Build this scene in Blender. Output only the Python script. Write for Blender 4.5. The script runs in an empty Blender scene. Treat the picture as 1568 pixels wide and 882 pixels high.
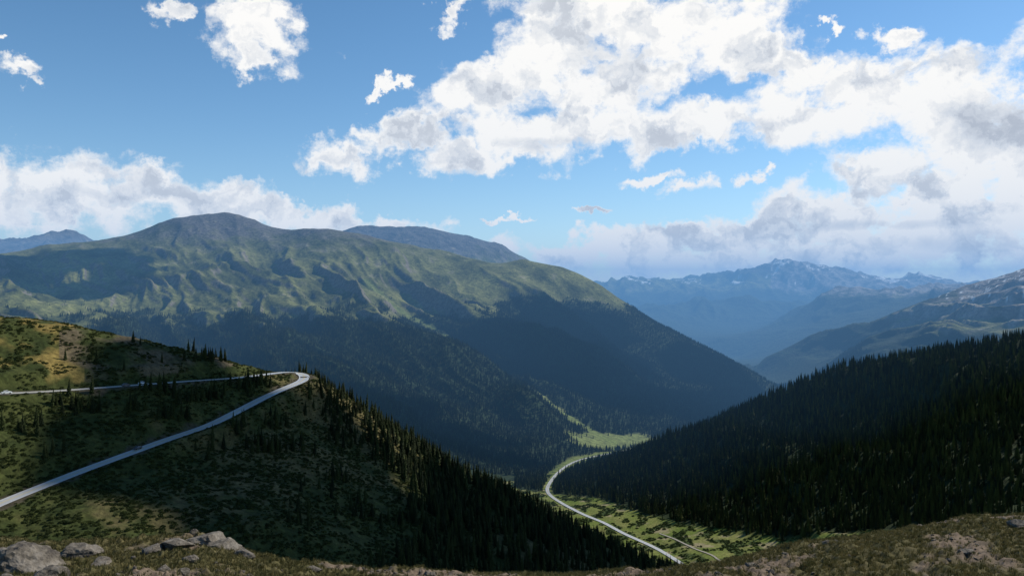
import bpy, bmesh, math, random, time
import numpy as np
from mathutils import Vector, noise as mnoise
T0=time.time()
random.seed(7); rng=np.random.default_rng(11)
scene=bpy.context.scene
K=0.643/784.0      # image pixel -> tangent of bearing / elevation
def px_to_world(b,e,d):     # image pixel (column, row) plus chosen forward distance -> world metres
    return ((b-784)*K*d, d, (441-e)*K*d)

# ------------------------------------------------------------------ noise
_p=rng.permutation(256).astype(np.int32); _ga=rng.random(256)*2*np.pi
_gx=np.cos(_ga).astype(np.float32); _gy=np.sin(_ga).astype(np.float32)
def perlin(x,y,s=0):
    xf0=np.floor(x); yf0=np.floor(y)
    xi=xf0.astype(np.int64)+s*17; yi=yf0.astype(np.int64)+s*31
    fx=(x-xf0).astype(np.float32); fy=(y-yf0).astype(np.float32)
    u=fx*fx*fx*(fx*(fx*6-15)+10); v=fy*fy*fy*(fy*(fy*6-15)+10)
    def g(ix,iy,dx,dy):
        h=_p[(_p[ix&255]+iy)&255]
        return _gx[h]*dx+_gy[h]*dy
    a=g(xi,yi,fx,fy); b=g(xi+1,yi,fx-1,fy); c=g(xi,yi+1,fx,fy-1); d=g(xi+1,yi+1,fx-1,fy-1)
    return ((a+(b-a)*u)+((c+(d-c)*u)-(a+(b-a)*u))*v)*1.5
def fbm(x,y,o=4,s=0,rough=.5):
    t=0;a=1;n=0
    for i in range(o):
        t=t+a*perlin(x*2**i,y*2**i,s+i); n+=a; a*=rough
    return t/n
def ridged(x,y,o=4,s=0,rough=.5):
    t=0;a=1;n=0;w=1
    for i in range(o):
        r=1-np.abs(perlin(x*2**i,y*2**i,s+i))*1.4
        r=np.clip(r,0,1)**2*w; w=np.clip(r*1.6,0,1)
        t=t+a*r; n+=a; a*=rough
    return t/n
def ss(a,b,x):
    t=np.clip((x-a)/(b-a),0,1); return t*t*(3-2*t)

# ------------------------------------------------------------------ landscape control lines, in image pixels and chosen distances
L=[]
def line(*pts,dens=.035): L.append((pts,dens))
def zp(b,d,z): return (b,441-z/(K*d),d)
# near ledge
line(*[(-150,828,44),(0,850,42),(80,854,42),(180,852,40),(250,832,38),(320,822,36),(385,850,36),(440,872,38),(520,886,40),(620,894,42),(760,898,42),(880,897,42),(1000,895,42),(1060,882,42),(1200,856,44),(1350,850,46),(1450,840,46),(1568,822,46),(1750,810,46)])
for d,z in ((3,-2.2),(8,-3.7),(18,-7.0)):
    line(*[zp(b,d,z-(0.0 if b<500 or b>1050 else .35)) for b in (-150,300,800,1200,1750)],dens=.15)
line(*[zp(b,29,z) for b,z in ((-150,-10.2),(150,-10.3),(320,-9.7),(500,-10.8),(800,-11.2),(1000,-11.1),(1300,-10.6),(1750,-10.3))],dens=.1)
line(*[zp(b,58,-30) for b in (-150,500,1100,1750)],dens=.15)
line(*[zp(b,100,-58) for b in (-150,500,1100,1750)],dens=.15)
line(zp(-150,225,-118),zp(0,225,-122),zp(300,230,-130),zp(600,270,-150),zp(900,330,-195),zp(1150,400,-240),zp(1400,430,-245),zp(1750,430,-235),dens=.08)
# shoulder
line((-150,470,450),(0,486,470),(100,499,485),(200,517,500),(300,541,520),(400,565,552),(460,574,575),(510,596,598),(550,624,605),(600,660,610),(700,722,610),(800,768,600),(900,822,585),(1000,868,565),(1060,890,550),(1150,930,520),dens=.02)
UP=[(-200,612,355),(-100,607,378),(0,603,400),(100,598,422),(200,590,445),(300,583,482),(360,579,512),(410,573,540),(436,570,554),(454,571,560),(465,575,556),(464,582,545),(450,589,531),(430,597,517),(400,611,498),(360,632,470),(320,651,445),(260,672,419),(200,693,393),(100,731,360),(0,771,330),(-100,815,300),(-200,855,275)]
line(*UP,dens=.015)
line((0,545,435),(100,550,452),(200,553,472),(300,562,500),dens=.05)
line((0,690,360),(150,650,405),(280,620,448),dens=.05)
line((-150,860,275),(0,838,300),(100,820,312),(200,815,318),(300,835,320),(500,855,350),(700,850,430),(850,860,470),(960,885,500),dens=.05)
line((150,760,345),(250,755,360),(400,720,420),(480,680,480),dens=.06)
line((300,800,340),(400,800,350),(550,800,410),(700,800,470),(800,810,520),dens=.06)
line((465,640,520),(550,700,510),(650,745,530),dens=.06)
line(zp(-150,850,-170),zp(0,850,-190),zp(300,850,-230),zp(600,850,-290),zp(800,850,-330),zp(1000,800,-325),zp(1200,700,-300),dens=.07)
line(zp(-150,1500,-260),zp(0,1500,-290),zp(300,1450,-340),zp(500,1450,-365),zp(640,1500,-378),dens=.07)
line(zp(600,1150,-355),zp(750,1180,-368),zp(780,1300,-378),dens=.05)
# valley floor and its road
VR=[(1110,905,940),(1075,885,975),(1045,864,1030),(1020,848,1075),(995,834,1115),(955,817,1175),(925,800,1230),(895,788,1280),(866,773,1348),(845,760,1425),(838,750,1500),(842,739,1590),(852,726,1700),(868,713,1820),(888,704,1920),(915,698,2000),(950,691,2080),(985,683,2180)]
line(*VR,dens=.025)
line((1090,850,1040),(1130,842,1060),(1180,838,1060),dens=.03)
line((960,770,1330),(1000,785,1265),(1060,798,1190),(1120,808,1140),(1200,820,1080),(1300,815,1030),(1450,805,940),(1568,800,880),(1750,800,820),dens=.04)
line((875,752,1470),(910,757,1410),(960,770,1330),dens=.03)
line((760,738,1640),(820,724,1740),zp(1050,2300,-438),zp(1100,2800,-475),zp(1200,3300,-495),zp(1210,3900,-520),(1200,588,4500),(1170,575,5000),(1130,562,6000),dens=.04)
# forested hill on the right
line((885,738,1550),(920,724,1565),(990,692,1580),(1100,655,1600),(1190,613,1600),(1240,590,1590),(1300,568,1560),(1400,548,1500),(1500,537,1450),(1568,530,1400),(1750,518,1350),dens=.025)
line((1000,735,1450),(1100,720,1380),(1200,715,1300),(1350,700,1220),(1500,690,1130),(1600,690,1080),dens=.05)
line((1200,660,1450),(1350,620,1400),(1500,600,1300),(1650,590,1250),dens=.05)
line(zp(1000,2000,-415),zp(1300,2300,-440),zp(1500,2300,-430),zp(1750,2200,-400),dens=.07)
# middle mountain
CREST=[(-150,402,3900),(0,389,4000),(100,372,4100),(185,362,4200),(230,347,4300),(270,335,4400),(320,327,4500),(345,323,4500),(380,335,4500),(430,356,4400),(465,353,4350),(500,349,4300),(560,361,4300),(620,371,4300),(660,381,4300),(700,395,4250),(760,405,4200),(800,395,4250),(860,406,4200),(920,441,4050),(970,480,3900),(1010,502,3800),(1080,532,3700),(1140,562,3600),(1195,594,3450),(1230,614,3350)]
line(*CREST,dens=.010)
line((500,350,4300),(530,400,3850),(545,440,3500),(580,470,3200),(640,500,2900),(690,530,2700),(720,560,2550),(760,600,2350),(820,650,2150),(880,690,2020),dens=.02)
line((650,405,4050),(640,440,3750),(665,490,3350),(720,540,2950),(780,580,2700),(850,622,2480),(900,657,2330),(935,675,2250),dens=.02)
line((760,403,4200),(765,440,3800),(800,470,3500),(850,510,3200),(900,560,2950),(960,610,2750),(1020,652,2600),dens=.02)
line((840,432,4000),(880,484,3700),(960,550,3350),(1050,608,3050),(1110,642,2850),dens=.03)
line((345,325,4500),(335,370,4150),(310,410,3750),(265,455,3300),(220,500,2900),(170,540,2500),dens=.025)
line((430,355,4400),(430,400,3950),(440,430,3600),(400,470,3200),(380,500,2900),dens=.04)
line((230,380,4050),(180,420,3650),(130,455,3250),dens=.05)
line((470,500,3000),(560,510,2850),dens=.05)
line((0,430,3400),(0,480,2750),(0,520,2300),dens=.1)
line((-150,440,3300),(-150,500,2600),dens=.1)
line((200,560,2300),(400,560,2350),(500,600,2150),(600,650,1930),(660,690,1780),(700,705,1740),dens=.05)
line((940,690,2150),(1000,672,2350),(1070,657,2550),(1150,640,2800),dens=.04)
# behind the middle mountain
line((500,362,7200),(560,350,7000),(600,344,7000),(660,345,7000),(700,354,7000),(745,369,7000),(790,388,7100),(850,420,7200),(900,460,7200),dens=.012)
line(*[zp(b,5600,z) for b,z in ((-150,-50),(200,-50),(500,0),(750,-50),(950,-300))],dens=.06)
line((-150,385,10500),(0,372,10500),(40,370,10500),(80,362,10500),(112,354,10500),(135,366,10500),(200,390,10500),(400,410,10500),(700,430,10500),dens=.025)
# right mountain
line((1568,413,5000),(1520,426,5000),(1480,434,5000),(1400,467,5000),(1340,487,5000),(1230,522,5200),(1150,556,5400),dens=.018)
line((1568,413,5000),(1640,395,5000),(1800,380,5000),dens=.05)
line((1568,470,3900),(1500,500,3700),(1420,525,3600),(1340,555,3650),(1260,578,4100),dens=.05)
line((1500,440,4900),(1470,470,4500),(1400,500,4200),(1330,530,4100),dens=.03)
line(*[zp(b,3000,z) for b,z in ((1300,-480),(1450,-400),(1700,-320))],dens=.08)
# far valley and peaks
line((900,470,9800),(940,478,9500),(1000,503,9000),(1060,531,8500),(1120,550,8000),dens=.02)
line((1420,440,9800),(1350,462,9500),(1310,455,9200),(1280,443,9000),(1255,460,8800),(1215,488,8500),(1180,522,8000),(1140,552,7500),dens=.012)
line((1000,470,11800),(1050,462,11600),(1090,458,11500),(1130,448,11400),(1150,446,11400),(1180,462,11200),(1200,482,10900),dens=.015)
line((1560,440,7800),(1480,458,7400),(1420,470,7200),(1350,490,7000),(1290,515,6800),(1230,545,6500),dens=.02)
line(zp(1000,7000,-540),zp(1150,9500,-520),zp(1120,10400,-480),dens=.05)
line(zp(1250,6100,-520),zp(1400,6100,-420),zp(1600,6200,-300),dens=.05)
line((850,450,14000),(920,439,14000),(950,429,14000),(978,423,14000),(1010,433,14000),(1060,436,14000),(1110,433,14000),(1150,416,14000),(1180,408,14000),(1215,400,14000),(1240,400,14000),(1300,407,14000),(1335,425,14000),(1365,439,14000),(1400,420,14000),(1430,420,14000),(1460,434,14000),(1568,444,14000),(1750,440,14000),dens=.010)
line((1400,422,14000),(1390,445,12500),(1340,480,11000),dens=.03)
line(*[zp(b,12600,z) for b,z in ((950,-350),(1100,-250),(1250,-100))],dens=.04)
line(*[zp(b,22000,-200) for b in (-150,400,1000,1750)],dens=.1)
line(*[zp(b,45000,-300) for b in (-150,400,1000,1750)],dens=.2)

P=[]
for pts,dens in L:
    w=[px_to_world(*p) for p in pts]
    for a,b in zip(w[:-1],w[1:]):
        ua,va=math.atan2(a[0],a[1]),math.log(math.hypot(a[0],a[1])); ub,vb=math.atan2(b[0],b[1]),math.log(math.hypot(b[0],b[1]))
        n=max(1,int(math.ceil(math.hypot(ub-ua,vb-va)/dens)))
        for i in range(n):
            t=i/n; P.append([a[j]+(b[j]-a[j])*t for j in range(3)])
    P.append(list(w[-1]))
P=np.array(P)
CU=np.arctan2(P[:,0],P[:,1]); CV=np.log(np.hypot(P[:,0],P[:,1]))*.8
keep=[];cell=set()
for i in range(len(P)):
    key=(round(CU[i]/.004),round(CV[i]/.004))
    if key in cell: continue
    cell.add(key); keep.append(i)
CU=CU[keep];CV=CV[keep];CZ=P[keep][:,2]; N=len(CU)
D=np.hypot(CU[:,None]-CU[None],CV[:,None]-CV[None])
A=np.zeros((N+1,N+1)); A[:N,:N]=-D-np.eye(N)*.0004; A[:N,N]=1;A[N,:N]=1
W=np.linalg.solve(A,np.append(CZ,0))
print('control pts',N,time.time()-T0)

# ------------------------------------------------------------------ polar sheet
def rows(a,b,k): return list(np.exp(np.linspace(math.log(a),math.log(b),max(2,int(math.log(b/a)/k))))[:-1])
RR=rows(2.5,14,.02); i0=0
RR+=rows(14,60,.006); RR+=rows(60,260,.02); i1=len(RR)
RR+=rows(260,700,.0028)+rows(700,1000,.0045); RR+=rows(1000,1750,.0035); i2=len(RR)
RR+=rows(1750,5200,.003); i3=len(RR); RR+=rows(5200,15500,.0045)+rows(15500,46000,.03)+[46000.]
RR=np.array(RR); NR=len(RR)
UU=np.radians(np.linspace(-41,41,1180)); NC=len(UU)
cu=np.linspace(UU[0],UU[-1],300); cv=np.linspace(math.log(RR[0]),math.log(RR[-1]),1150)
gu,gv=np.meshgrid(cu,cv*.8); fu=gu.ravel();fv=gv.ravel(); out=np.empty(len(fu),np.float32)
W32=W[:N].astype(np.float32);CU32=CU.astype(np.float32);CV32=CV.astype(np.float32)
for s in range(0,len(fu),20000):
    a=fu[s:s+20000,None].astype(np.float32)-CU32; b=fv[s:s+20000,None].astype(np.float32)-CV32
    out[s:s+20000]=-(np.sqrt(a*a+b*b)@W32)
C=out.reshape(len(cv),len(cu))+W[N]
iu=np.clip((UU-cu[0])/(cu[1]-cu[0]),0,len(cu)-1.001); iv=np.clip((np.log(RR)-cv[0])/(cv[1]-cv[0]),0,len(cv)-1.001)
a0=iu.astype(int);fa=(iu-a0)[None,:]; b0=iv.astype(int);fb=(iv-b0)[:,None]
Z=(C[b0][:,a0]*(1-fa)+C[b0][:,a0+1]*fa)*(1-fb)+(C[b0+1][:,a0]*(1-fa)+C[b0+1][:,a0+1]*fa)*fb
Z=Z.astype(np.float64)
R2=RR[:,None]*np.ones((1,NC)); X=R2*np.sin(UU)[None,:]; Y=R2*np.cos(UU)[None,:]
print('rbf',Z.shape,time.time()-T0)

def dist_poly(x,y,w,zz=None):
    best=np.full(x.shape,1e9); bz=np.zeros(x.shape)
    for a,b in zip(w[:-1],w[1:]):
        dx,dy=b[0]-a[0],b[1]-a[1]; l2=dx*dx+dy*dy+1e-9
        t=np.clip(((x-a[0])*dx+(y-a[1])*dy)/l2,0,1)
        d=np.hypot(x-a[0]-t*dx,y-a[1]-t*dy); m=d<best
        best[m]=d[m]; bz[m]=(a[2]+(b[2]-a[2])*t)[m]
    return best,bz
def smooth_poly(pts,n=8):
    w=[Vector(px_to_world(*p)) for p in pts]; w=[w[0]*2-w[1]]+w+[w[-1]*2-w[-2]]; o=[]
    for i in range(1,len(w)-2):
        p0,p1,p2,p3=w[i-1:i+3]
        for j in range(n):
            t=j/n; o.append(.5*((2*p1)+(-p0+p2)*t+(2*p0-5*p1+4*p2-p3)*t*t+(-p0+3*p1-3*p2+p3)*t**3))
    o.append(w[-2]); return o
ROAD=smooth_poly(UP,8); VROAD=smooth_poly(VR,6)
def smz(p,it=30):
    z=np.array([q.z for q in p])
    for _ in range(it): z[1:-1]=(z[:-2]+2*z[1:-1]+z[2:])/4
    return [Vector((q.x,q.y,h)) for q,h in zip(p,z)]
ROAD=smz(ROAD,12);VROAD=smz(VROAD,20)
HM=10*8

# fractal detail, sized by the scale of the landforms
H=np.zeros_like(Z)
s=slice(0,i1); x,y,r=X[s],Y[s],R2[s]
H[s]+= .22*fbm(x/7,y/7,3,1)*ss(10,20,r)+.10*fbm(x/1.3,y/1.3,4,2)+ .18*ss(.1,.5,fbm(x/3,y/3,3,9))*ss(15,25,r)
s=slice(i1-40,i2); x,y,r=X[s],Y[s],R2[s]
m=1-ss(900,1100,r); H[s]+=m*(2.2*fbm(x/45,y/45,3,3)+.9*ridged(x/22,y/30,3,4)-.4+.35*fbm(x/6,y/6,2,5))
s=slice(i1,i2+60); x,y,r=X[s],Y[s],R2[s]
hill=ss(-352,-300,Z[s])*ss(900,1150,r)*(1-ss(1700,1900,r)); 
H[s]+=hill*(26*(ridged(x/260+y/900,y/400,3,6)-.4)+7*fbm(x/70,y/70,3,7))+ .6*fbm(x/30,y/30,3,8)*ss(900,1000,r)
s=slice(i2-60,i3+80); x,y,r=X[s],Y[s],R2[s]
dc,_=dist_poly(x,y,[Vector(px_to_world(*p)) for p in CREST])
c,sn=math.cos(.62),math.sin(.62)
wx=x+110*fbm(x/600,y/600,3,20); wy=y+110*fbm(x/600,y/600,3,21)
al=wx*sn-wy*c; ac=wx*c+wy*sn      # al runs down the slopes
fl=ss(-415,-330,Z[s]+np.where(x>900,40,0))*ss(1650,1950,r)*(1-ss(5000,6000,r))
gr=ss(3000,4800,r)*(x>1500)
cf=np.where(x>1500,1,.22+.78*ss(60,600,dc))
rv=ridged(ac/170+.3*fbm(al/300,ac/300,2,50),al/620,4,27,.5)
H[s]+=fl*cf*((85+40*gr)*(ridged(ac/460,al/1500,4,22,.5)-.42)+36*(rv-.4)+6*(ridged(ac/50,al/200,3,29,.5)-.4)+12*fbm(x/300,y/300,5,25,.5))
s=slice(i3-60,NR); x,y,r=X[s],Y[s],R2[s]
wx=x+400*fbm(x/2500,y/2500,3,30); wy=y+400*fbm(x/2500,y/2500,3,31)
nf=np.where(r<8600,.40,1)
H[s]+=nf*ss(5000,6500,r)*ss(-540,-300,Z[s])*(150*(ridged(wx/1300,wy/2200,5,33,.55)-.42)+60*(ridged(wx/420,wy/600,4,36,.55)-.4))
Z+=H
# cut and fill for the roads (the two legs of the hairpin grade into one another)
dr=np.full_like(Z,1e9)
s=slice(np.searchsorted(RR,240),np.searchsorted(RR,640))
d1,z1=dist_poly(X[s],Y[s],ROAD[:HM+1]); d2,z2=dist_poly(X[s],Y[s],ROAD[HM:]); d=np.minimum(d1,d2); dr[s]=d
e1=1/np.maximum(d1-5,.05); e2=1/np.maximum(d2-5,.05); bz=(z1*e1+z2*e2)/(e1+e2)
both=np.clip(1-np.maximum(d1,d2)/60,0,1)
near=np.where(d1<d2,z1,z2); bz=near+(bz-near)*ss(0,.25,both)
w=1-ss(5.5,18,d); Z[s]=Z[s]*(1-w)+(bz-.12)*w
s=slice(np.searchsorted(RR,930),np.searchsorted(RR,2450))
d,bz=dist_poly(X[s],Y[s],VROAD); dr[s]=d
w=1-ss(8,26,d); Z[s]=Z[s]*(1-w)+(bz-.4)*w
# track in the meadow
TRK=smz(smooth_poly([(1010,806,1160),(1035,818,1125),(1060,832,1085),(1088,846,1045),(1110,858,1010)],6),3)
print('terrain',time.time()-T0)

lnR=np.log(RR)
def hgt(x,y,arr=None):
    arr=Z if arr is None else arr
    r=np.hypot(x,y);u=np.arctan2(x,y)
    i=np.clip(np.interp(np.log(r),lnR,np.arange(NR)),0,NR-1.001); j=np.clip((u-UU[0])/(UU[1]-UU[0]),0,NC-1.001)
    a=i.astype(int);fa=i-a;b=j.astype(int);fb=j-b
    return (arr[a,b]*(1-fb)+arr[a,b+1]*fb)*(1-fa)+(arr[a+1,b]*(1-fb)+arr[a+1,b+1]*fb)*fa
def h1(x,y): return float(hgt(np.array([x]),np.array([y]))[0])

# slope
dzr=np.gradient(Z,axis=0)/np.gradient(RR)[:,None]; dzu=np.gradient(Z,axis=1)/(R2*(UU[1]-UU[0])); SL=np.hypot(dzr,dzu)
# ---- ground cover masks
GUL=[Vector(px_to_world(*p)) for p in [(560,440,3700),(600,470,3500),(665,490,3350),(720,540,2950),(780,580,2700),(850,622,2480),(900,657,2330),(935,675,2250)]]
MEAD=[Vector(px_to_world(*p)) for p in [(905,680,2150),(940,672,2250),(985,668,2330)]]
B=(X/Y)/K+784
n1=fbm(X/180,Y/180,4,40); n2=fbm(X/45,Y/45,4,41); n3=fbm(X/700,Y/700,3,42)
dg,_=dist_poly(X,Y,GUL); dm,_=dist_poly(X,Y,MEAD)
forest=np.zeros_like(Z)
mD=(R2>1650)&(R2<5300)&(B<1300)
treeline=-108+75*n1+60*n3+35*n2+np.where(B>760,25,0)
forest=np.where(mD,(1-ss(-18,18,Z-treeline))*ss(10,34,dg+45*n2)*ss(40,85,dm+50*n2)*ss(-10,14,Z+438-(R2-2000)*-.045*1.0)*ss(16,34,dr+10*n2),forest)
sC=(R2>860)&(R2<2600)&(B>785)
# toe line of the right hill
TOE=[Vector(px_to_world(*p)) for p in [(790,742,1560),(815,746,1510),(840,750,1465),(900,757,1400),(960,773,1310),(1000,787,1250),(1060,800,1175),(1120,808,1135),(1200,822,1075),(1300,818,1030),(1450,808,940),(1568,800,880),(1750,800,820)]]
tx=np.array([p.x for p in TOE]);ty=np.array([p.y for p in TOE])
def toeY(x): 
    o=np.argsort(tx); return np.interp(x,tx[o],ty[o])
fC=ss(-15,15,Y-toeY(X)+18*n2+2)*np.where((Y>1660)&(X<200),0,1)*np.where(B<990,1-ss(1640,1690,Y),1)
forest=np.where(sC&(R2<=1900)&(X>5)&((B>785)|(R2<1650)),np.maximum(fC*ss(7,11,dr),forest*(R2>1650)),forest)
# right mountain lower slopes + distant
forest=np.where((R2>2600)&(B>=1180),(1-ss(-25,25,Z-(-190+80*n1+90*n3))),forest)
forest=np.where(R2>=5300,(1-ss(-50,50,Z-(-60+160*n3+60*n1))),forest)
# shoulder forest
def shoulder_forest(x,y,n):
    b=(x/y)/K+784
    e=(441-hgt(x,y)/(K*y))
    bl=np.interp(e,[560,590,640,700,760,830,870],[468,462,478,560,640,650,520])
    return ss(-18,22,b-bl+60*n)*(y>300)*(y<900)

# ------------------------------------------------------------------ base colours
def c3(*v): return np.array(v,dtype=np.float32)
def mix(a,b,t): 
    t=np.clip(t,0,1)[...,None]; return a*(1-t)+b*t
COL=np.zeros(Z.shape+(3,),np.float32)
# foreground
s=slice(0,i1); x,y=X[s],Y[s]
g=mix(c3(.06,.055,.02),c3(.10,.085,.038),.5+1.2*fbm(x/2.5,y/2.5,4,60))
g=mix(g,c3(.14,.105,.075),ss(.08,.3,fbm(x/4,y/4,4,61)+.0)); COL[s]=g
# shoulder
s=slice(i1,i2); x,y,r,b=X[s],Y[s],R2[s],B[s]
nn=fbm(x/12,y/12,4,62)
g=mix(c3(.028,.038,.011),c3(.055,.062,.018),.5+1.4*nn)
g=mix(g,c3(.095,.08,.034),ss(.05,.3,n1[s]+.3*nn))
up=(Z[s]>-52)&(r<620)
g=mix(g,c3(.20,.145,.045),ss(-.02,.28,fbm(x/30,y/30,3,63)+.06+.4*nn)*up*(b<130)*.9)
g=mix(g,c3(.11,.085,.055),ss(-.1,.25,fbm(x/25,y/25,3,64)+.2*nn)*up*(b>90)*.8)
g=mix(g,c3(.065,.055,.035),(1-ss(4.5,7.5,dr[s]+6*nn))*(r<700))
# valley and hill C
v=mix(c3(.11,.145,.026),c3(.18,.18,.055),.5+1.5*n2[s]); v=mix(v,c3(.04,.06,.016),ss(-.05,.15,fbm(x/28,y/28,4,65)))
v=mix(v,c3(.26,.22,.12),ss(.2,.4,fbm(x/40,y/20,3,66)))
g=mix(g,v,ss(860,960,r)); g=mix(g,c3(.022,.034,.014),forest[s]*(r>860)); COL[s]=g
# mountains
s=slice(i2,NR); x,y,r,b=X[s],Y[s],R2[s],B[s]
f1=fbm(x/90,y/90,5,70,.6); f2=fbm(x/350,y/350,4,71)
g=mix(c3(.05,.06,.022),c3(.165,.17,.06),.5+1.5*f2+.8*f1)
g=mix(g,c3(.13,.118,.095),ss(.70,1.0,SL[s]+.35*f1)); g=mix(g,c3(.095,.09,.09),ss(160,360,Z[s]+160*f1+120*f2))
g=mix(g,c3(.22,.20,.14),ss(.24,.46,f1)*.6)
rk=ss(-190,0,Z[s]+200*f1)*((b>1180)&(r>3000))
g=mix(g,mix(c3(.08,.078,.075),c3(.28,.25,.23),.5+2.0*f1+.7*f2),rk)
g=mix(g,c3(.20,.20,.09),(1-ss(45,90,dm[s]))*(r<2700))
g=mix(g,c3(.13,.16,.05),(1-ss(10,34,dg[s]+30*f1))*(r<4000)*.8)
vf=(r<2450)&(forest[s]<.5)&(Z[s]<-370); g=mix(g,c3(.13,.16,.045),vf*.8)
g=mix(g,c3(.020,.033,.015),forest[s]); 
g=mix(g,c3(.8,.82,.85),ss(.58,.64,ridged(x/160,y/160,4,75,.6)*.6+fbm(x/500,y/500,3,78)+.02)*(Z[s]>80)*(r>9000)*(b>900)*.8)
g=mix(g,c3(.75,.78,.8),ss(.64,.70,ridged(x/90,y/150,4,77,.6)+.25*fbm(x/250,y/250,2,79))*(Z[s]>-60)*(b>1400)*(r>4000)*(r<6000)*.7)
COL[s]=g
print('cover',time.time()-T0)

# ------------------------------------------------------------------ materials
def newmat(name):
    m=bpy.data.materials.new(name); m.use_nodes=True; n=m.node_tree; p=n.nodes['Principled BSDF']; return m,n,p
def nd(n,t,**k):
    q=n.nodes.new(t)
    for a,b in k.items(): setattr(q,a,b)
    return q
def terrain_mat(name,s1,bump,amt=.6,dist=1.0):
    m,n,p=newmat(name); tc=nd(n,'ShaderNodeNewGeometry'); at=nd(n,'ShaderNodeAttribute',attribute_name='cover')
    a=nd(n,'ShaderNodeTexNoise'); a.inputs['Scale'].default_value=s1; a.inputs['Detail'].default_value=6; a.inputs['Roughness'].default_value=.65
    n.links.new(tc.outputs['Position'],a.inputs['Vector'])
    mr=nd(n,'ShaderNodeMapRange'); mr.inputs[1].default_value=.3;mr.inputs[2].default_value=.7; mr.inputs[3].default_value=1-amt;mr.inputs[4].default_value=1+amt
    n.links.new(a.outputs['Fac'],mr.inputs[0])
    vm=nd(n,'ShaderNodeVectorMath',operation='SCALE'); n.links.new(at.outputs['Color'],vm.inputs[0]); n.links.new(mr.outputs[0],vm.inputs['Scale'])
    n.links.new(vm.outputs[0],p.inputs['Base Color'])
    bp=nd(n,'ShaderNodeBump'); bp.inputs['Strength'].default_value=bump; bp.inputs['Distance'].default_value=dist
    n.links.new(a.outputs['Fac'],bp.inputs['Height']); n.links.new(bp.outputs[0],p.inputs['Normal'])
    p.inputs['Roughness'].default_value=.95; p.inputs['Specular IOR Level'].default_value=.1
    return m
def sheet(name,a,b,mat):
    b=min(b,NR); n=b-a
    co=np.stack([X[a:b],Y[a:b],Z[a:b]],-1).reshape(-1,3).astype(np.float32)
    idx=np.arange(n*NC).reshape(n,NC)
    q=np.stack([idx[:-1,:-1],idx[:-1,1:],idx[1:,1:],idx[1:,:-1]],-1).reshape(-1,4).astype(np.int32)
    me=bpy.data.meshes.new(name); me.vertices.add(len(co)); me.vertices.foreach_set('co',co.ravel())
    me.loops.add(q.size); me.loops.foreach_set('vertex_index',q.ravel()); me.polygons.add(len(q))
    me.polygons.foreach_set('loop_start',np.arange(0,q.size,4,dtype=np.int32)); 
    me.update(calc_edges=True)
    me.polygons.foreach_set('use_smooth',np.ones(len(q),bool))
    at=me.attributes.new('cover','FLOAT_COLOR','POINT'); c=np.ones((len(co),4),np.float32); c[:,:3]=COL[a:b].reshape(-1,3); at.data.foreach_set('color',c.ravel())
    me.materials.append(mat); o=bpy.data.objects.new(name,me); scene.collection.objects.link(o); return o
sheet('foreground_ground',0,i1+1,terrain_mat('alpine_turf',6,.8,.5,.06))
sheet('hillside_terrain',i1,i2+1,terrain_mat('hillside',.35,.7,.5,1.2))
sheet('mountain_terrain',i2,i3+1,terrain_mat('mountainside',.06,.8,.5,7))
sheet('distant_mountains_terrain',i3,NR,terrain_mat('far_mountainside',.012,.9,.45,50))
print('sheets',time.time()-T0)

def obj_from(name,verts,faces,mats,fm=None,link=True,smooth=False):
    me=bpy.data.meshes.new(name); me.from_pydata([tuple(v) for v in verts],[],faces)
    for m in mats: me.materials.append(m)
    if fm is not None: me.polygons.foreach_set('material_index',fm)
    if smooth: me.polygons.foreach_set('use_smooth',[True]*len(faces))
    o=bpy.data.objects.new(name,me)
    if link: scene.collection.objects.link(o)
    return o
# roads
def simple(name,col,rough=.8,spec=.3,nscale=None,var=.15):
    m,n,p=newmat(name); p.inputs['Roughness'].default_value=rough; p.inputs['Specular IOR Level'].default_value=spec
    g=nd(n,'ShaderNodeNewGeometry'); a=nd(n,'ShaderNodeTexNoise'); a.inputs['Scale'].default_value=nscale or 3; a.inputs['Detail'].default_value=6
    n.links.new(g.outputs['Position'],a.inputs['Vector'])
    r=nd(n,'ShaderNodeValToRGB'); r.color_ramp.elements[0].position=.3; r.color_ramp.elements[1].position=.7
    r.color_ramp.elements[0].color=[c*(1-var) for c in col]+[1]; r.color_ramp.elements[1].color=[min(1,c*(1+var)) for c in col]+[1]
    n.links.new(a.outputs['Fac'],r.inputs[0]); n.links.new(r.outputs[0],p.inputs['Base Color']); return m
asphalt=simple('worn_asphalt_glare',(.42,.42,.415),.30,.9,.8,.10)  # worn grey, base colour raised further to carry the sun glare
paint=simple('road_paint_white',(.8,.8,.78),.6,.3,2,.05); yel=simple('road_paint_yellow',(.7,.5,.08),.6,.3,2,.05)
def ribbon(name,path,segs,lift):
    pts=[]; 
    for i,p in enumerate(path):
        a=path[max(0,i-1)];b=path[min(len(path)-1,i+1)]; t=Vector((b.x-a.x,b.y-a.y,0)).normalized(); pts.append((p,Vector((t.y,-t.x,0))))
    V=[];F=[];M=[];mats=[]
    for o0,o1,m,lf in segs:
        if m not in mats: mats.append(m)
        base=len(V)
        for p,nv in pts: V.append(p+nv*o0+Vector((0,0,lift+lf)));V.append(p+nv*o1+Vector((0,0,lift+lf)))
        for i in range(len(pts)-1): F.append((base+2*i,base+2*i+1,base+2*i+3,base+2*i+2));M.append(mats.index(m))
    o=obj_from(name,V,F,mats,M); return o
def resamp(path,step):
    o=[path[0]];
    for a,b in zip(path[:-1],path[1:]):
        n=max(1,int((b-a).length/step)); o+=[a.lerp(b,(i+1)/n) for i in range(n)]
    return o
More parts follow.
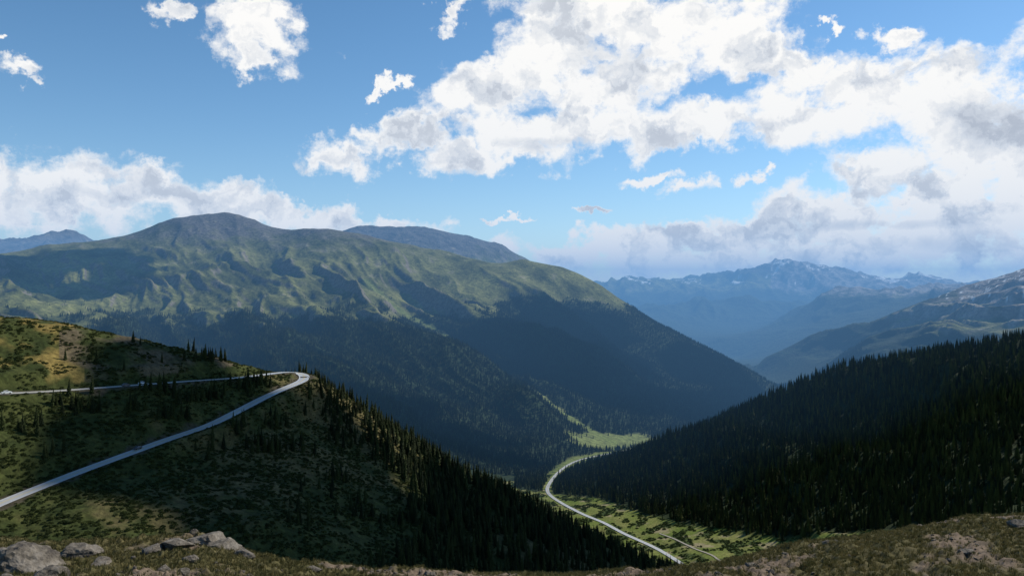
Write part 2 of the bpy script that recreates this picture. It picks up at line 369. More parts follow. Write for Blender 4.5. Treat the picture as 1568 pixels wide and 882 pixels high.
ribbon('mountain_road',resamp(ROAD,2.5),[(-3.5,3.5,asphalt,0),(-3.2,-3.02,paint,.03),(3.02,3.2,paint,.03),(-.2,-.06,yel,.03),(.06,.2,yel,.03)],.12)
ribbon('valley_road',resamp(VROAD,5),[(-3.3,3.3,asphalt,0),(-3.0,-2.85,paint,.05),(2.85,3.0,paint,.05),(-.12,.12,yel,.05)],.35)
gravel=simple('gravel_track',(.3,.27,.22),.9,.2,.5,.25)
tp=[Vector((p.x,p.y,h1(p.x,p.y))) for p in resamp(TRK,4)]
ribbon('gravel_track',tp,[(-1.6,1.6,gravel,0)],.5)

# ------------------------------------------------------------------ conifers
def foliage(name,c0,c1,trans=.25):
    m,n,p=newmat(name); oi=nd(n,'ShaderNodeObjectInfo')
    r=nd(n,'ShaderNodeValToRGB'); r.color_ramp.elements[0].position=.05;r.color_ramp.elements[1].position=1
    r.color_ramp.elements[0].color=c0+(1,); r.color_ramp.elements[1].color=c1+(1,)
    n.links.new(oi.outputs['Random'],r.inputs[0]); n.links.new(r.outputs[0],p.inputs['Base Color'])
    p.inputs['Roughness'].default_value=.8;p.inputs['Specular IOR Level'].default_value=.15
    if trans>0:
        t=nd(n,'ShaderNodeBsdfTranslucent'); n.links.new(r.outputs[0],t.inputs[0]); mx=nd(n,'ShaderNodeMixShader'); mx.inputs[0].default_value=trans
        n.links.new(p.outputs[0],mx.inputs[1]);n.links.new(t.outputs[0],mx.inputs[2]); n.links.new(mx.outputs[0],n.nodes['Material Output'].inputs[0])
    return m
needle=foliage('conifer_needles',(.016,.025,.009),(.05,.065,.018),.3); needle_far=foliage('conifer_needles_far',(.016,.025,.011),(.048,.062,.020),0)
needle_hill=foliage('conifer_needles_hill',(.020,.030,.010),(.105,.115,.026),.35)
bark=simple('bark',(.09,.065,.05),.9,.1,4,.3)
def conifer(name,seed,detail,Ht=12.,slim=.17,nm=None):
    rd=random.Random(seed);V=[];F=[];M=[]
    tr=.012*Ht
    for k in range(6): a=k*math.pi/3;V.append((tr*math.cos(a),tr*math.sin(a),-.6))
    V.append((0,0,Ht*.97))
    for k in range(6):F.append((k,(k+1)%6,6));M.append(1)
    nw=24 if detail else 11
    for w in range(nw):
        t=(w+.3)/nw; z=Ht*(.06+.93*t); Rm=slim*Ht*((1-t)**.85+.02)*rd.uniform(.82,1.12)
        if detail:
            nb=8 if t<.7 else 6; off=rd.random()*6.28
            for k in range(nb):
                if rd.random()<.1: continue
                a=off+k*6.283/nb+rd.uniform(-.2,.2); Lb=Rm*rd.uniform(.65,1.2); dp=Lb*rd.uniform(.25,.5); wd=Lb*.32+.05; zz=z+rd.uniform(-.12,.12)
                ca,sa=math.cos(a),math.sin(a); b=len(V)
                def q(l,s,h): V.append((ca*l-sa*s,sa*l+ca*s,zz+h))
                q(0,0,.12);q(Lb*.45,wd,-dp*.5-.1);q(Lb*.5,0,-dp*.25+.06);q(Lb*.45,-wd,-dp*.5-.1);q(Lb,0,-dp);q(Lb*.75,wd*.75,-dp-.12);q(Lb*.75,-wd*.75,-dp-.12);q(Lb*.5,0,-dp-.35)
                for f in ((0,1,2),(0,2,3),(2,1,5),(2,5,4),(2,4,6),(2,6,3),(0,7,4)): F.append(tuple(b+i for i in f));M.append(0)
        else:
            n=9; b=len(V); V.append((0,0,z+Ht*.10)); off=rd.random()*6.28
            for k in range(n*2):
                a=off+k*math.pi/n; rr=Rm*(rd.uniform(.9,1.25) if k%2==0 else rd.uniform(.45,.65)); V.append((rr*math.cos(a),rr*math.sin(a),z-(.35*Rm if k%2==0 else .1*Rm)))
            for k in range(n*2):F.append((b,b+1+k,b+1+(k+1)%(2*n)));M.append(0)
    return obj_from(name,V,F,[nm or needle,bark],M,link=False)
def shrub(name,seed,mat,n=70,rad=.8,h=.8,leaf=.22):
    rd=random.Random(seed);V=[];F=[]
    for i in range(n):
        a=rd.random()*6.283; rr=rad*math.sqrt(rd.random()); z=h*math.sqrt(max(0,1-(rr/rad)**2))*rd.uniform(.45,1.05)
        c=Vector((rr*math.cos(a),rr*math.sin(a),z)); u=Vector((rd.gauss(0,1),rd.gauss(0,1),rd.gauss(0,.6))).normalized(); v=u.cross(Vector((rd.gauss(0,1),rd.gauss(0,1),rd.gauss(0,1)))).normalized()
        b=len(V); l=leaf*rd.uniform(.7,1.5); V+= [c-u*l,c+v*l*.6,c+u*l,c-v*l*.6]; F.append((b,b+1,b+2,b+3))
    return obj_from(name,V,F,[mat],link=False)
def tuft(name,seed,mat,n=16,h=.14):
    rd=random.Random(seed);V=[];F=[]
    for i in range(n):
        a=rd.random()*6.283; r0=rd.random()*.12; hh=h*rd.uniform(.5,1.2); ln=rd.uniform(.1,.6)*hh; w=.009; c,s_=math.cos(a),math.sin(a); b=len(V)
        x0,y0=r0*c,r0*s_
        V+=[(x0-s_*w,y0+c*w,-.03),(x0+s_*w,y0-c*w,-.03),(x0+c*ln*.4+s_*w*.8,y0+s_*ln*.4-c*w*.8,hh*.6),(x0+c*ln*.4-s_*w*.8,y0+s_*ln*.4+c*w*.8,hh*.6),(x0+c*ln,y0+s_*ln,hh)]
        F+=[(b,b+1,b+2,b+3),(b+3,b+2,b+4)]
    return obj_from(name,V,F,[mat],link=False)
def rockmesh(name,seed,mat,sub=3,flat=.7,link=False):
    rd=random.Random(seed); bm=bmesh.new(); bmesh.ops.create_icosphere(bm,subdivisions=sub,radius=1)
    planes=[(Vector((rd.gauss(0,1),rd.gauss(0,1),rd.gauss(0,1))).normalized(),rd.uniform(.5,.85)) for _ in range(13)]
    o=Vector((seed*3.1,seed*1.7,0))
    for v in bm.verts:
        c=v.co
        for nn_,dd in planes:
            e=c.dot(nn_)-dd
            if e>0: c=c-nn_*e*.96
        c=c*(1+.12*mnoise.fractal(c*1.6+o,1,2,4)+.06*mnoise.fractal(c*6+o,1,2,4)); c.z*=flat; v.co=c
    me=bpy.data.meshes.new(name); bm.to_mesh(me); bm.free(); me.materials.append(mat)
    ob=bpy.data.objects.new(name,me)
    if link: scene.collection.objects.link(ob)
    return ob
def rockmat(name,c0,c1):
    m,n,p=newmat(name); g=nd(n,'ShaderNodeTexCoord'); a=nd(n,'ShaderNodeTexNoise');a.inputs['Scale'].default_value=2.2;a.inputs['Detail'].default_value=10;a.inputs['Roughness'].default_value=.7
    n.links.new(g.outputs['Object'],a.inputs[0])
    r=nd(n,'ShaderNodeValToRGB');e=r.color_ramp.elements; e[0].position=.36;e[0].color=c0+(1,);e[1].position=.62;e[1].color=c1+(1,); x=e.new(.5);x.color=(.14,.12,.095,1)
    n.links.new(a.outputs['Fac'],r.inputs[0]);n.links.new(r.outputs[0],p.inputs['Base Color'])
    b=nd(n,'ShaderNodeBump');b.inputs['Strength'].default_value=1;b.inputs['Distance'].default_value=.14; n.links.new(a.outputs['Fac'],b.inputs['Height']);n.links.new(b.outputs[0],p.inputs['Normal'])
    p.inputs['Roughness'].default_value=.9;p.inputs['Specular IOR Level'].default_value=.2; return m
rockm=rockmat('lichen_granite',(.05,.042,.035),(.21,.185,.155))
willow=foliage('willow_leaves',(.026,.038,.011),(.058,.072,.018),.3)
meadow_l=foliage('meadow_scrub',(.035,.055,.015),(.085,.11,.026),.3)
grassm=foliage('alpine_grass',(.045,.05,.016),(.17,.14,.055),.3)
def coll(name,objs):
    c=bpy.data.collections.new(name)
    for o in objs: c.objects.link(o)
    return c
cNear=coll('conifer_near_kinds',[conifer('spruce_kind_%s'%'abcd'[i],50+i,True,12,[.16,.19,.14,.17][i]) for i in range(4)])
cFar=coll('conifer_far_kinds',[conifer('spruce_far_kind_%s'%'abc'[i],80+i,False,12,[.17,.2,.15][i],needle_far) for i in range(3)])
cHill=coll('conifer_hill_kinds',[conifer('spruce_hill_kind_%s'%'abcd'[i],90+i,False,13,[.15,.17,.13,.19][i],needle_hill) for i in range(4)])
cShr=coll('willow_kinds',[shrub('willow_kind_%s'%'abc'[i],20+i,willow,rad=.9,h=.65) for i in range(3)])
cMea=coll('scrub_kinds',[shrub('scrub_kind_%s'%'ab'[i],30+i,meadow_l,60,1.4,1.1,.5) for i in range(2)])
cGra=coll('grass_kinds',[tuft('grass_kind_%s'%'abc'[i],40+i,grassm) for i in range(3)])
cRoc=coll('stone_kinds',[rockmesh('stone_kind_%s'%'abc'[i],60+i,rockm,2) for i in range(3)])
def scatter(name,x,y,scl,col,sink=0.,tilt=.04):
    n=len(x); z=hgt(x,y)-sink
    me=bpy.data.meshes.new(name); me.vertices.add(n); me.vertices.foreach_set('co',np.stack([x,y,z],-1).astype(np.float32).ravel())
    a=me.attributes.new('scl','FLOAT_VECTOR','POINT'); s_=scl if scl.ndim==2 else np.stack([scl]*3,-1); a.data.foreach_set('vector',s_.astype(np.float32).ravel())
    a=me.attributes.new('rot','FLOAT_VECTOR','POINT'); a.data.foreach_set('vector',np.stack([rng.normal(0,tilt,n),rng.normal(0,tilt,n),rng.random(n)*6.283],-1).astype(np.float32).ravel())
    a=me.attributes.new('kind','INT','POINT'); a.data.foreach_set('value',rng.integers(0,len(col.objects),n).astype(np.int32))
    o=bpy.data.objects.new(name,me); scene.collection.objects.link(o)
    g=bpy.data.node_groups.new(name+'_nodes','GeometryNodeTree'); g.interface.new_socket('Geometry',in_out='INPUT',socket_type='NodeSocketGeometry'); g.interface.new_socket('Geometry',in_out='OUTPUT',socket_type='NodeSocketGeometry')
    gi=g.nodes.new('NodeGroupInput');go=g.nodes.new('NodeGroupOutput'); ci=g.nodes.new('GeometryNodeCollectionInfo'); ci.inputs['Collection'].default_value=col; ci.inputs['Separate Children'].default_value=True; ci.inputs['Reset Children'].default_value=True
    ip=g.nodes.new('GeometryNodeInstanceOnPoints'); ip.inputs['Pick Instance'].default_value=True
    def na(nm,t): q=g.nodes.new('GeometryNodeInputNamedAttribute'); q.data_type=t; q.inputs['Name'].default_value=nm; return q.outputs['Attribute']
    g.links.new(gi.outputs[0],ip.inputs['Points']); g.links.new(ci.outputs[0],ip.inputs['Instance']); g.links.new(na('scl','FLOAT_VECTOR'),ip.inputs['Scale']); g.links.new(na('rot','FLOAT_VECTOR'),ip.inputs['Rotation']); g.links.new(na('kind','INT'),ip.inputs['Instance Index']); g.links.new(ip.outputs[0],go.inputs[0])
    md=o.modifiers.new('scatter','NODES'); md.node_group=g; print(name,n); return o
def sector(r0,r1,area,a=40.):
    n=int((r1*r1-r0*r0)*math.radians(a)/area); r=np.sqrt(rng.random(n)*(r1*r1-r0*r0)+r0*r0); u=np.radians((rng.random(n)*2-1)*a); return r*np.sin(u),r*np.cos(u)
# far slopes forest
x,y=sector(1700,4700,58); f=hgt(x,y,forest); b=(x/y)/K+784
k=(rng.random(len(x))<f*1.05-.05)&(b<1320)&(y>1560); x,y=x[k],y[k]; s_=rng.uniform(.7,1.35,len(x)); 
scatter('mountain_conifer_forest',x,y,np.stack([s_*1.15,s_*1.15,s_],-1),cFar)
# sparse pioneers above tree line
x,y=sector(2200,3800,1100); z=hgt(x,y); f=hgt(x,y,forest); k=(f<.5)&(z>-300)&(z<-20)&(rng.random(len(x))<ss(-.1,.3,fbm(x/150,y/150,3,90))); x,y=x[k],y[k]
scatter('treeline_conifers',x,y,rng.uniform(.4,.9,len(x)),cFar)
# right hill
x,y=sector(850,1900,34); f=hgt(x,y,forest); clear=fbm(x/55,y/30,3,91); b=(x/y)/K+784
k=(rng.random(len(x))<f)&(x>5)&(y<1720)&(clear<.36); x,y,b=x[k],y[k],b[k]; s_=rng.uniform(.6,1.75,len(x))*np.clip((b-500)/420,.75,1)
scatter('hill_conifer_forest',x,y,s_,cHill)
# shoulder forest
x,y=sector(300,800,17); nz=fbm(x/40,y/40,3,92); f=shoulder_forest(x,y,nz); dd,_=dist_poly(x,y,ROAD)
k=(rng.random(len(x))<f*.95)&(dd>9)&(fbm(x/18,y/18,2,93)<.38); x,y=x[k],y[k]; s_=rng.uniform(.5,1.15,len(x))*np.where(x/y/K+784<560,.75,1)
scatter('shoulder_conifer_forest',x,y,s_,cNear)
# groups beside the road
G=[(130,628,30,20),(245,600,22,16),(290,612,18,14),(330,608,14,12),(200,625,16,8),(90,620,12,6),(40,660,30,12),(70,700,15,6),(310,546,20,20),(345,548,16,18),(275,642,20,12),(375,596,14,16),(395,587,10,8),(500,760,40,10),(560,790,30,8),(460,800,40,7),(425,650,14,12),(365,655,10,9),(400,690,30,14),(450,690,30,18),(520,735,20,12),(310,690,20,5),(600,800,30,12),(150,600,20,4)]
gx=[];gy=[]
def onslope(b,e):
    u=(b-784)*K; ys=np.arange(290,620,1.); zs=hgt(u*ys,ys); el=441-zs/(K*ys)
    j=np.where((el<=e))[0]
    return ys[j[0]] if len(j) else None
for b,e,spread,n in G:
    for i in range(n):
        bb=b+random.gauss(0,spread*.7); ee=e+random.gauss(0,5 if spread<40 else 12); yy=onslope(bb,ee)
        if yy: gx.append((bb-784)*K*yy);gy.append(yy)
gx=np.array(gx);gy=np.array(gy);dd,_=dist_poly(gx,gy,ROAD);k=dd>6.5;gx,gy=gx[k],gy[k]
scatter('roadside_conifers',gx,gy,rng.uniform(.4,.9,len(gx)),cNear)
for i,(b,e) in enumerate([(148,556),(204,525),(248,556),(100,552),(190,568),(385,556),(215,528),(232,640),(440,560),(480,570)]):
    yy=onslope(b,e)
    if yy is None: continue
    o=bpy.data.objects.new('conifer_tree',cNear.objects[i%4].data); xx=(b-784)*K*yy; o.location=(xx,yy,h1(xx,yy)); s1=random.uniform(.45,.8); o.scale=(s1,s1,s1); o.rotation_euler=(0,0,i); scene.collection.objects.link(o)
# willows on the shoulder
x,y=sector(280,640,2.8); z=hgt(x,y); nz=fbm(x/14,y/14,4,95); dd,_=dist_poly(x,y,ROAD); b=(x/y)/K+784
k=(b<760)&(dd>5.0)&(rng.random(len(x))<ss(-.30,.30,nz+np.where(z<-56,.16,-.06)))
x,y=x[k],y[k]; s_=rng.uniform(.5,1.4,len(x)); scatter('willow_thicket',x,y,s_,cShr,.1)
# valley scrub
x,y=sector(930,1700,12); f=hgt(x,y,forest); z=hgt(x,y); dd,_=dist_poly(x,y,VROAD); d2,_=dist_poly(x,y,TRK)
k=(f<.4)&(x>-150)&(x<700)&(dd>8)&(d2>5)&(rng.random(len(x))<ss(-.08,.12,fbm(x/28,y/28,4,65)+.0)); x,y=x[k],y[k]; scatter('valley_scrub',x,y,rng.uniform(.6,1.5,len(x)),cMea,.1)
# foreground
x,y=sector(13,56,.022); k=rng.random(len(x))<(.15+.85*(1-ss(.02,.28,fbm(x/4,y/4,4,61)))); x,y=x[k],y[k]
scatter('alpine_grass',x,y,rng.uniform(.4,1.1,len(x)),cGra,0,.15)
x,y=sector(13,54,.22); k=rng.random(len(x))<(.05+.95*ss(.05,.3,fbm(x/4,y/4,4,61))); x,y=x[k],y[k]; s_=rng.lognormal(-2.8,.6,len(x)); scatter('loose_stones',x,y,np.clip(s_,.02,.3),cRoc,0,.4)
# boulders
def ledge_pt(b,e):
    u=(b-784)*K; ys=np.arange(12,56,.2); el=441-hgt(u*ys,ys)/(K*ys); j=np.where(el<=e)[0]
    return ys[j[0]] if len(j) else ys[np.argmin(el)]
for i,(b,e,wpx,sub,fl) in enumerate([(38,876,105,5,.62),(118,850,66,5,.5),(75,888,50,4,.6),(155,866,40,4,.5),(315,832,60,5,.4),(345,838,50,4,.4),(270,838,46,4,.35),(235,844,30,4,.4),(375,852,30,4,.5),(290,862,24,4,.6),(1560,806,30,4,.6),(480,874,24,4,.4),(5,848,30,5,.5),(1480,848,20,4,.4)]):
    yy=ledge_pt(b,e); xx=(b-784)*K*yy; w=wpx*K*yy*.5
    o=rockmesh('boulder',100+i,rockm,sub,fl*1.1,True); o.scale=(w*1.2,w*1.2,w*1.2); o.rotation_euler=(0,0,i*1.3); o.location=(xx,yy,h1(xx,yy)+w*.05)
# ------------------------------------------------------------------ vehicles
glass=simple('car_glass',(.03,.035,.04),.1,.6,3,.1); rub=simple('tyre_rubber',(.03,.03,.03),.8,.2,3,.1)
def car(col,pos,head,kind='car',z0=0):
    em=bpy.data.objects.new(kind,None); scene.collection.objects.link(em); em.location=pos; em.rotation_euler=(0,0,head)
    m=simple(kind+'_paint',col,.3,.5,2,.03)
    prof=[(-2.25,.35),(-2.3,.75),(-2.2,.98),(-1.75,1.05),(-1.3,1.5),(-1.0,1.58),(.4,1.56),(1.15,1.05),(2.0,.92),(2.25,.7),(2.25,.35)]
    wd=[.86,.9,.9,.88,.7,.68,.68,.86,.86,.86,.86]
    V=[(x,-w,z) for (x,z),w in zip(prof,wd)]+[(x,w,z) for (x,z),w in zip(prof,wd)]; n=len(prof)
    F=[tuple(range(n)),tuple(range(2*n-1,n-1,-1))]+[(i,i+n,(i+1)%n+n,(i+1)%n) for i in range(n)]
    b=obj_from('body',V,F,[m]); b.parent=em; bv=b.modifiers.new('b','BEVEL');bv.width=.06;bv.segments=2
    V=[];F=[]
    for sgn in (-1,1):
        k=len(V); V+=[(-1.55,sgn*.885,1.1),(-1.2,sgn*.735,1.45),(.35,sgn*.72,1.48),(.95,sgn*.885,1.1)]; F.append((k,k+1,k+2,k+3))
    k=len(V); V+=[(1.12,-.75,1.1),(1.12,.75,1.1),(.5,.6,1.53),(.5,-.6,1.53)];F.append((k,k+1,k+2,k+3))
    k=len(V); V+=[(-1.76,-.75,1.1),(-1.76,.75,1.1),(-1.38,.6,1.47),(-1.38,-.6,1.47)];F.append((k,k+1,k+2,k+3))
    g=obj_from('windows',V,F,[glass]); g.parent=em
    for i,(wx_,wy_) in enumerate(((-1.4,-.82),(-1.4,.82),(1.4,-.82),(1.4,.82))):
        bm=bmesh.new(); bmesh.ops.create_cone(bm,cap_ends=True,segments=18,radius1=.34,radius2=.34,depth=.24); me=bpy.data.meshes.new('wheel');bm.to_mesh(me);bm.free();me.materials.append(rub)
        w=bpy.data.objects.new('wheel_%d'%(i+1),me);scene.collection.objects.link(w);w.parent=em;w.rotation_euler=(math.pi/2,0,0);w.location=(wx_,wy_,.34)
def on_road(path,b,lane=1.7,lower=False):
    bs=[(p.x/p.y)/K+784 for p in path]; half=len(path)//2
    rng_=range(half) if not lower else range(half,len(path)-1)
    i=min(rng_,key=lambda i:abs(bs[i]-b)); p=path[i];q=path[i+1]; t=(q-p).normalized(); nv=Vector((t.y,-t.x,0)); return p+nv*lane+Vector((0,0,.13)), math.atan2(t.y,t.x)
RS=resamp(ROAD,1.)
for col,b,low,lane in (((.8,.8,.8),10,False,1.7),((.05,.06,.08),192,False,1.7),((.75,.75,.76),222,False,-1.7),((.04,.04,.05),216,True,1.7)):
    p,h=on_road(RS,b,lane,low); car(col,p,h)
print('objects',time.time()-T0)

SAZ,SEL=math.radians(58),math.radians(41)
# ------------------------------------------------------------------ added cloud-shaped shadow casters, unseen above the frame, placed to shade chosen slopes
cm,cn,cp=newmat('shadow_caster_white'); cp.inputs['Base Color'].default_value=(.85,.86,.88,1); cp.inputs['Roughness'].default_value=1
def shade_cloud(tx_,ty_,tz_,rx,ry,alt,seed,nl=22):
    d=(alt-tz_)/math.tan(SEL); cx,cy=tx_+math.sin(SAZ)*d,ty_+math.cos(SAZ)*d; rd=random.Random(seed)
    bm=bmesh.new()
    for i in range(nl):
        a=rd.random()*6.283; q=math.sqrt(rd.random())*.85; s1=rd.uniform(.22,.42)*(1.1-.5*q)
        r=bmesh.ops.create_icosphere(bm,subdivisions=3,radius=1)
        for v in r['verts']:
            c=v.co*(1+.28*mnoise.fractal(v.co*1.7+Vector((seed*9+i*3,0,0)),1,2,4))
            v.co=Vector((q*math.cos(a)*rx+c.x*s1*rx,q*math.sin(a)*ry+c.y*s1*ry,max(-.1,c.z)*s1*.5*min(rx,ry)))
    me=bpy.data.meshes.new('shadow_caster_cloud'); bm.to_mesh(me); bm.free(); me.materials.append(cm); me.polygons.foreach_set('use_smooth',[True]*len(me.polygons))
    o=bpy.data.objects.new('shadow_caster_cloud',me); o.location=(cx,cy,alt); scene.collection.objects.link(o)
shade_cloud(5,430,-140,325,170,1000,1,32)
shade_cloud(560,3150,-280,860,560,2700,2,27)
shade_cloud(-2250,3500,0,600,380,2700,3)
shade_cloud(-450,1980,-300,680,250,1800,4,26)

# ------------------------------------------------------------------ air
bm=bmesh.new(); bmesh.ops.create_cube(bm,size=1); me=bpy.data.meshes.new('atmosphere'); bm.to_mesh(me); bm.free()
air=bpy.data.objects.new('atmosphere',me); scene.collection.objects.link(air); air.scale=(44000,20000,1500); air.location=(0,11250,-250)
m=bpy.data.materials.new('haze'); m.use_nodes=True; n=m.node_tree; n.nodes.clear(); out_=nd(n,'ShaderNodeOutputMaterial')
SIG=8.5e-5
ab=nd(n,'ShaderNodeVolumeAbsorption'); ab.inputs['Color'].default_value=(0,0,0,1); ab.inputs['Density'].default_value=SIG
em=nd(n,'ShaderNodeEmission'); em.inputs['Color'].default_value=(.145,.36,.70,1); em.inputs['Strength'].default_value=SIG
ad=nd(n,'ShaderNodeAddShader'); n.links.new(ab.outputs[0],ad.inputs[0]);n.links.new(em.outputs[0],ad.inputs[1]);n.links.new(ad.outputs[0],out_.inputs['Volume']); me.materials.append(m)

# ------------------------------------------------------------------ sky with clouds
w=bpy.data.worlds.new('World'); scene.world=w; w.use_nodes=True; n=w.node_tree; n.nodes.clear()
def wire(t,a,b): t.links.new(a,b)
def noise(t,vec,scale,detail,rough,sz=(1,1,1),loc=(0,0,0)):
    mp=t.nodes.new('ShaderNodeMapping'); mp.inputs['Scale'].default_value=sz; mp.inputs['Location'].default_value=loc; wire(t,vec,mp.inputs[0])
    q=t.nodes.new('ShaderNodeTexNoise'); q.noise_dimensions='2D'; q.inputs['Scale'].default_value=scale;q.inputs['Detail'].default_value=detail;q.inputs['Roughness'].default_value=rough; wire(t,mp.outputs[0],q.inputs['Vector']); return q
def mth(t,op,a,b=None,c=None):
    q=t.nodes.new('ShaderNodeMath'); q.operation=op
    for i,v in enumerate((a,b,c)):
        if v is None: continue
        if isinstance(v,(int,float)): q.inputs[i].default_value=v
        else: wire(t,v,q.inputs[i])
    return q.outputs[0]
def vm(t,op,a,b=None):
    q=t.nodes.new('ShaderNodeVectorMath'); q.operation=op
    for i,v in enumerate((a,b)):
        if v is None: continue
        if isinstance(v,(tuple,list)): q.inputs[i].default_value=v
        else: wire(t,v,q.inputs[i])
    return q
def dirc(b,e):
    v=Vector(((b-784)*K,1,(441-e)*K)).normalized(); return math.atan2(v.x,v.y),math.asin(v.z)
def blobs(t,vec,lst,sm=.35):
    acc=None
    for b,e,rx,ry,rot in lst:
        az,el=dirc(b,e); f=math.cos(az)**1.5
        mp=t.nodes.new('ShaderNodeMapping'); mp.vector_type='TEXTURE'; mp.inputs['Location'].default_value=(az,el,0); mp.inputs['Rotation'].default_value=(0,0,math.radians(rot)); mp.inputs['Scale'].default_value=(rx*K*f,ry*K*f,1); wire(t,vec,mp.inputs[0])
        l=vm(t,'LENGTH',mp.outputs[0]).outputs['Value']
        if acc is None: acc=l
        else:
            q=t.nodes.new('ShaderNodeMath');q.operation='SMOOTH_MIN';wire(t,acc,q.inputs[0]);wire(t,l,q.inputs[1]);q.inputs[2].default_value=sm;acc=q.outputs[0]
    return mth(t,'SUBTRACT',1.0,acc)
tc=nd(n,'ShaderNodeTexCoord'); sp=nd(n,'ShaderNodeSeparateXYZ'); wire(n,tc.outputs['Generated'],sp.inputs[0])
az=mth(n,'ARCTAN2',sp.outputs[0],sp.outputs[1]); el=mth(n,'ARCSINE',sp.outputs[2]); cb=nd(n,'ShaderNodeCombineXYZ'); wire(n,az,cb.inputs[0]);wire(n,el,cb.inputs[1])
PV=cb.outputs[0]
wn=noise(n,PV,14,6,.62); wv=vm(n,'SUBTRACT',wn.outputs['Color'],(.5,.5,.5)); wm=vm(n,'MULTIPLY',wv.outputs[0],(.12,.085,0)); wp=vm(n,'ADD',PV,wm.outputs[0]).outputs[0]
CL=[(400,45,80,44,-8),(378,92,40,24,0),(255,8,44,14,-5),(50,116,48,17,8),(10,70,18,7,0),
 (0,300,120,72,-5),(120,300,100,50,-8),(225,292,110,52,-12),(340,318,130,38,-14),(450,335,140,24,-8),(560,350,120,14,-4),
 (518,246,54,28,12),
 (630,208,90,24,12),(740,235,130,26,0),(860,195,190,48,4),(1040,195,150,28,4),(745,130,110,48,28),(880,65,130,60,15),(1020,45,170,62,5),(1140,75,90,44,0),(950,125,150,48,8),(690,12,36,14,20),(880,10,120,25,0),
 (1220,180,120,52,-5),(1370,135,170,58,0),(1500,190,170,110,0),(1620,260,150,150,0),(1210,110,70,34,-10),
 (1345,262,90,52,-10),(1450,300,150,70,0),(1270,330,130,48,8),(1180,355,130,40,5),(1400,370,260,50,0),(1060,372,90,24,5),
 (1062,286,46,18,12),(998,275,46,11,15),(1172,262,20,11,0),(1355,62,34,22,0),(1262,46,30,8,-10),
 (900,385,180,22,-2),(1150,402,320,34,0),(765,338,40,5,0),(905,331,36,5,0),(600,140,30,9,30)]
F=blobs(n,wp,CL,.3)
F=mth(n,'MINIMUM',mth(n,'MAXIMUM',F,-1.4),.75)
nb=noise(n,PV,15,8,.6,(1,1.5,1))
vo=n.nodes.new('ShaderNodeTexVoronoi'); vo.voronoi_dimensions='2D'; vo.feature='F1'; vo.inputs['Scale'].default_value=40; vo.inputs['Detail'].default_value=2; vo.inputs['Roughness'].default_value=.5; wire(n,wp,vo.inputs['Vector'])
puff=mth(n,'SUBTRACT',.42,vo.outputs['Distance'])
cn0=mth(n,'MULTIPLY_ADD',puff,.45,mth(n,'MULTIPLY',mth(n,'SUBTRACT',nb.outputs['Fac'],.5),2.9))
h0=mth(n,'ADD',mth(n,'MULTIPLY',F,1.5),mth(n,'ADD',cn0,.27))
nl0=noise(n,wp,11,4,.55,(1,1.4,1)); nl1=noise(n,vm(n,'ADD',wp,(.014,.026,0)).outputs[0],11,4,.55,(1,1.4,1))
def mr(v,a,b,c=0,d=1,sm=True):
    q=nd(n,'ShaderNodeMapRange'); q.interpolation_type='SMOOTHSTEP' if sm else 'LINEAR'
    wire(n,v,q.inputs[0]); 
    for i,x_ in enumerate((a,b,c,d)): q.inputs[1+i].default_value=x_
    return q.outputs[0]
alpha=mr(h0,-.2,.8)
lit=mr(mth(n,'MULTIPLY_ADD',puff,.14,mth(n,'SUBTRACT',nl0.outputs['Fac'],nl1.outputs['Fac'])),-.26,.12,0,1,False)
thick=mr(h0,.7,1.8)
dark=mr(blobs(n,PV,[(1560,180,150,70,0),(1500,372,170,20,0),(820,220,80,12,0),(930,85,80,30,0),(1350,345,160,10,0),(250,328,120,12,-15)],.3),-.4,.8)
shade=mth(n,'MULTIPLY',mth(n,'MULTIPLY_ADD',lit,.78,.22),mth(n,'SUBTRACT',1.0,mth(n,'MULTIPLY',dark,.5)))
shade=mth(n,'MULTIPLY',shade,mth(n,'SUBTRACT',1.0,mth(n,'MULTIPLY',thick,.2)))
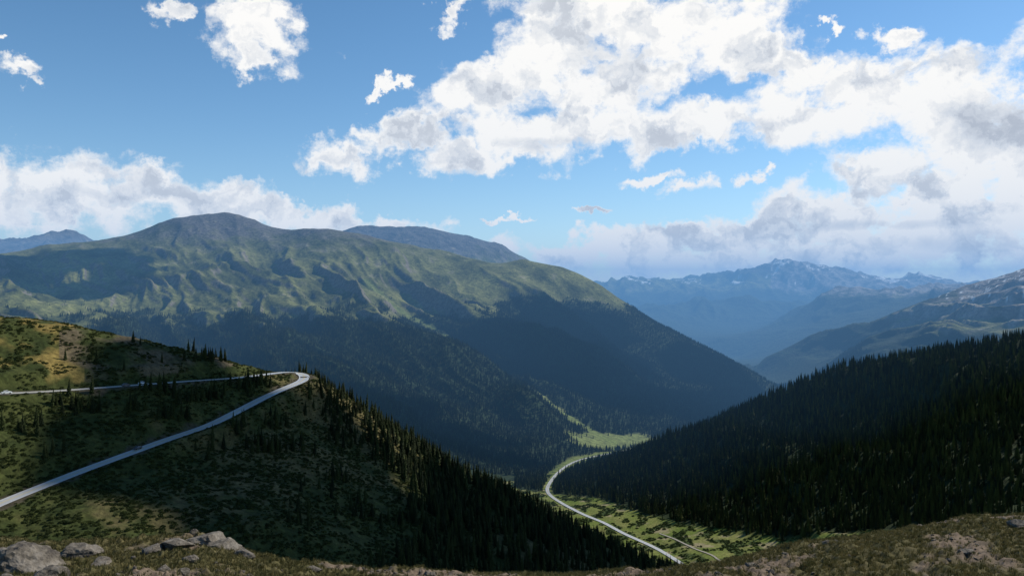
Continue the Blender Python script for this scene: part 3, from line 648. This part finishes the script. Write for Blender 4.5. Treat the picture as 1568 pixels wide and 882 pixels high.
shade=mth(n,'ADD',shade,mr(h0,1.0,.25,0,.28))
cr=nd(n,'ShaderNodeValToRGB'); e=cr.color_ramp.elements; e[0].position=0;e[0].color=(.38,.42,.50,1);e[1].position=.70;e[1].color=(1,.99,.97,1); q=e.new(.3);q.color=(.69,.73,.79,1); wire(n,shade,cr.inputs[0])
sky=nd(n,'ShaderNodeTexSky'); sky.sky_type='NISHITA'; sky.sun_disc=False; sky.sun_elevation=SEL; sky.sun_rotation=SAZ; sky.altitude=1800; sky.air_density=1.0; sky.dust_density=.4; sky.ozone_density=1.0
hs=nd(n,'ShaderNodeHueSaturation'); hs.inputs['Saturation'].default_value=1.22; hs.inputs['Hue'].default_value=.495; wire(n,sky.outputs[0],hs.inputs['Color'])
b1=nd(n,'ShaderNodeBackground'); b1.inputs[1].default_value=.13; wire(n,hs.outputs[0],b1.inputs[0])
b2=nd(n,'ShaderNodeBackground'); b2.inputs[1].default_value=1.0; wire(n,cr.outputs[0],b2.inputs[0])
mx=nd(n,'ShaderNodeMixShader'); wire(n,alpha,mx.inputs[0]);wire(n,b1.outputs[0],mx.inputs[1]);wire(n,b2.outputs[0],mx.inputs[2]); wo=nd(n,'ShaderNodeOutputWorld'); wire(n,mx.outputs[0],wo.inputs[0])
w.cycles.sampling_method='NONE'

sun=bpy.data.lights.new('sun','SUN'); sun.energy=5.0; sun.angle=math.radians(.5); sun.color=(1,.94,.82)
so=bpy.data.objects.new('sun',sun); scene.collection.objects.link(so)
dv_=Vector((math.sin(SAZ)*math.cos(SEL),math.cos(SAZ)*math.cos(SEL),math.sin(SEL))); so.rotation_euler=dv_.to_track_quat('Z','Y').to_euler()

cam=bpy.data.cameras.new('camera'); cam.sensor_width=36; cam.lens=18/.643; cam.clip_start=.5; cam.clip_end=120000
co=bpy.data.objects.new('camera',cam); scene.collection.objects.link(co); co.rotation_euler=(math.radians(90),0,0); scene.camera=co
scene.view_settings.view_transform='Standard'; scene.view_settings.look='None'; scene.view_settings.exposure=0
print('done',time.time()-T0)
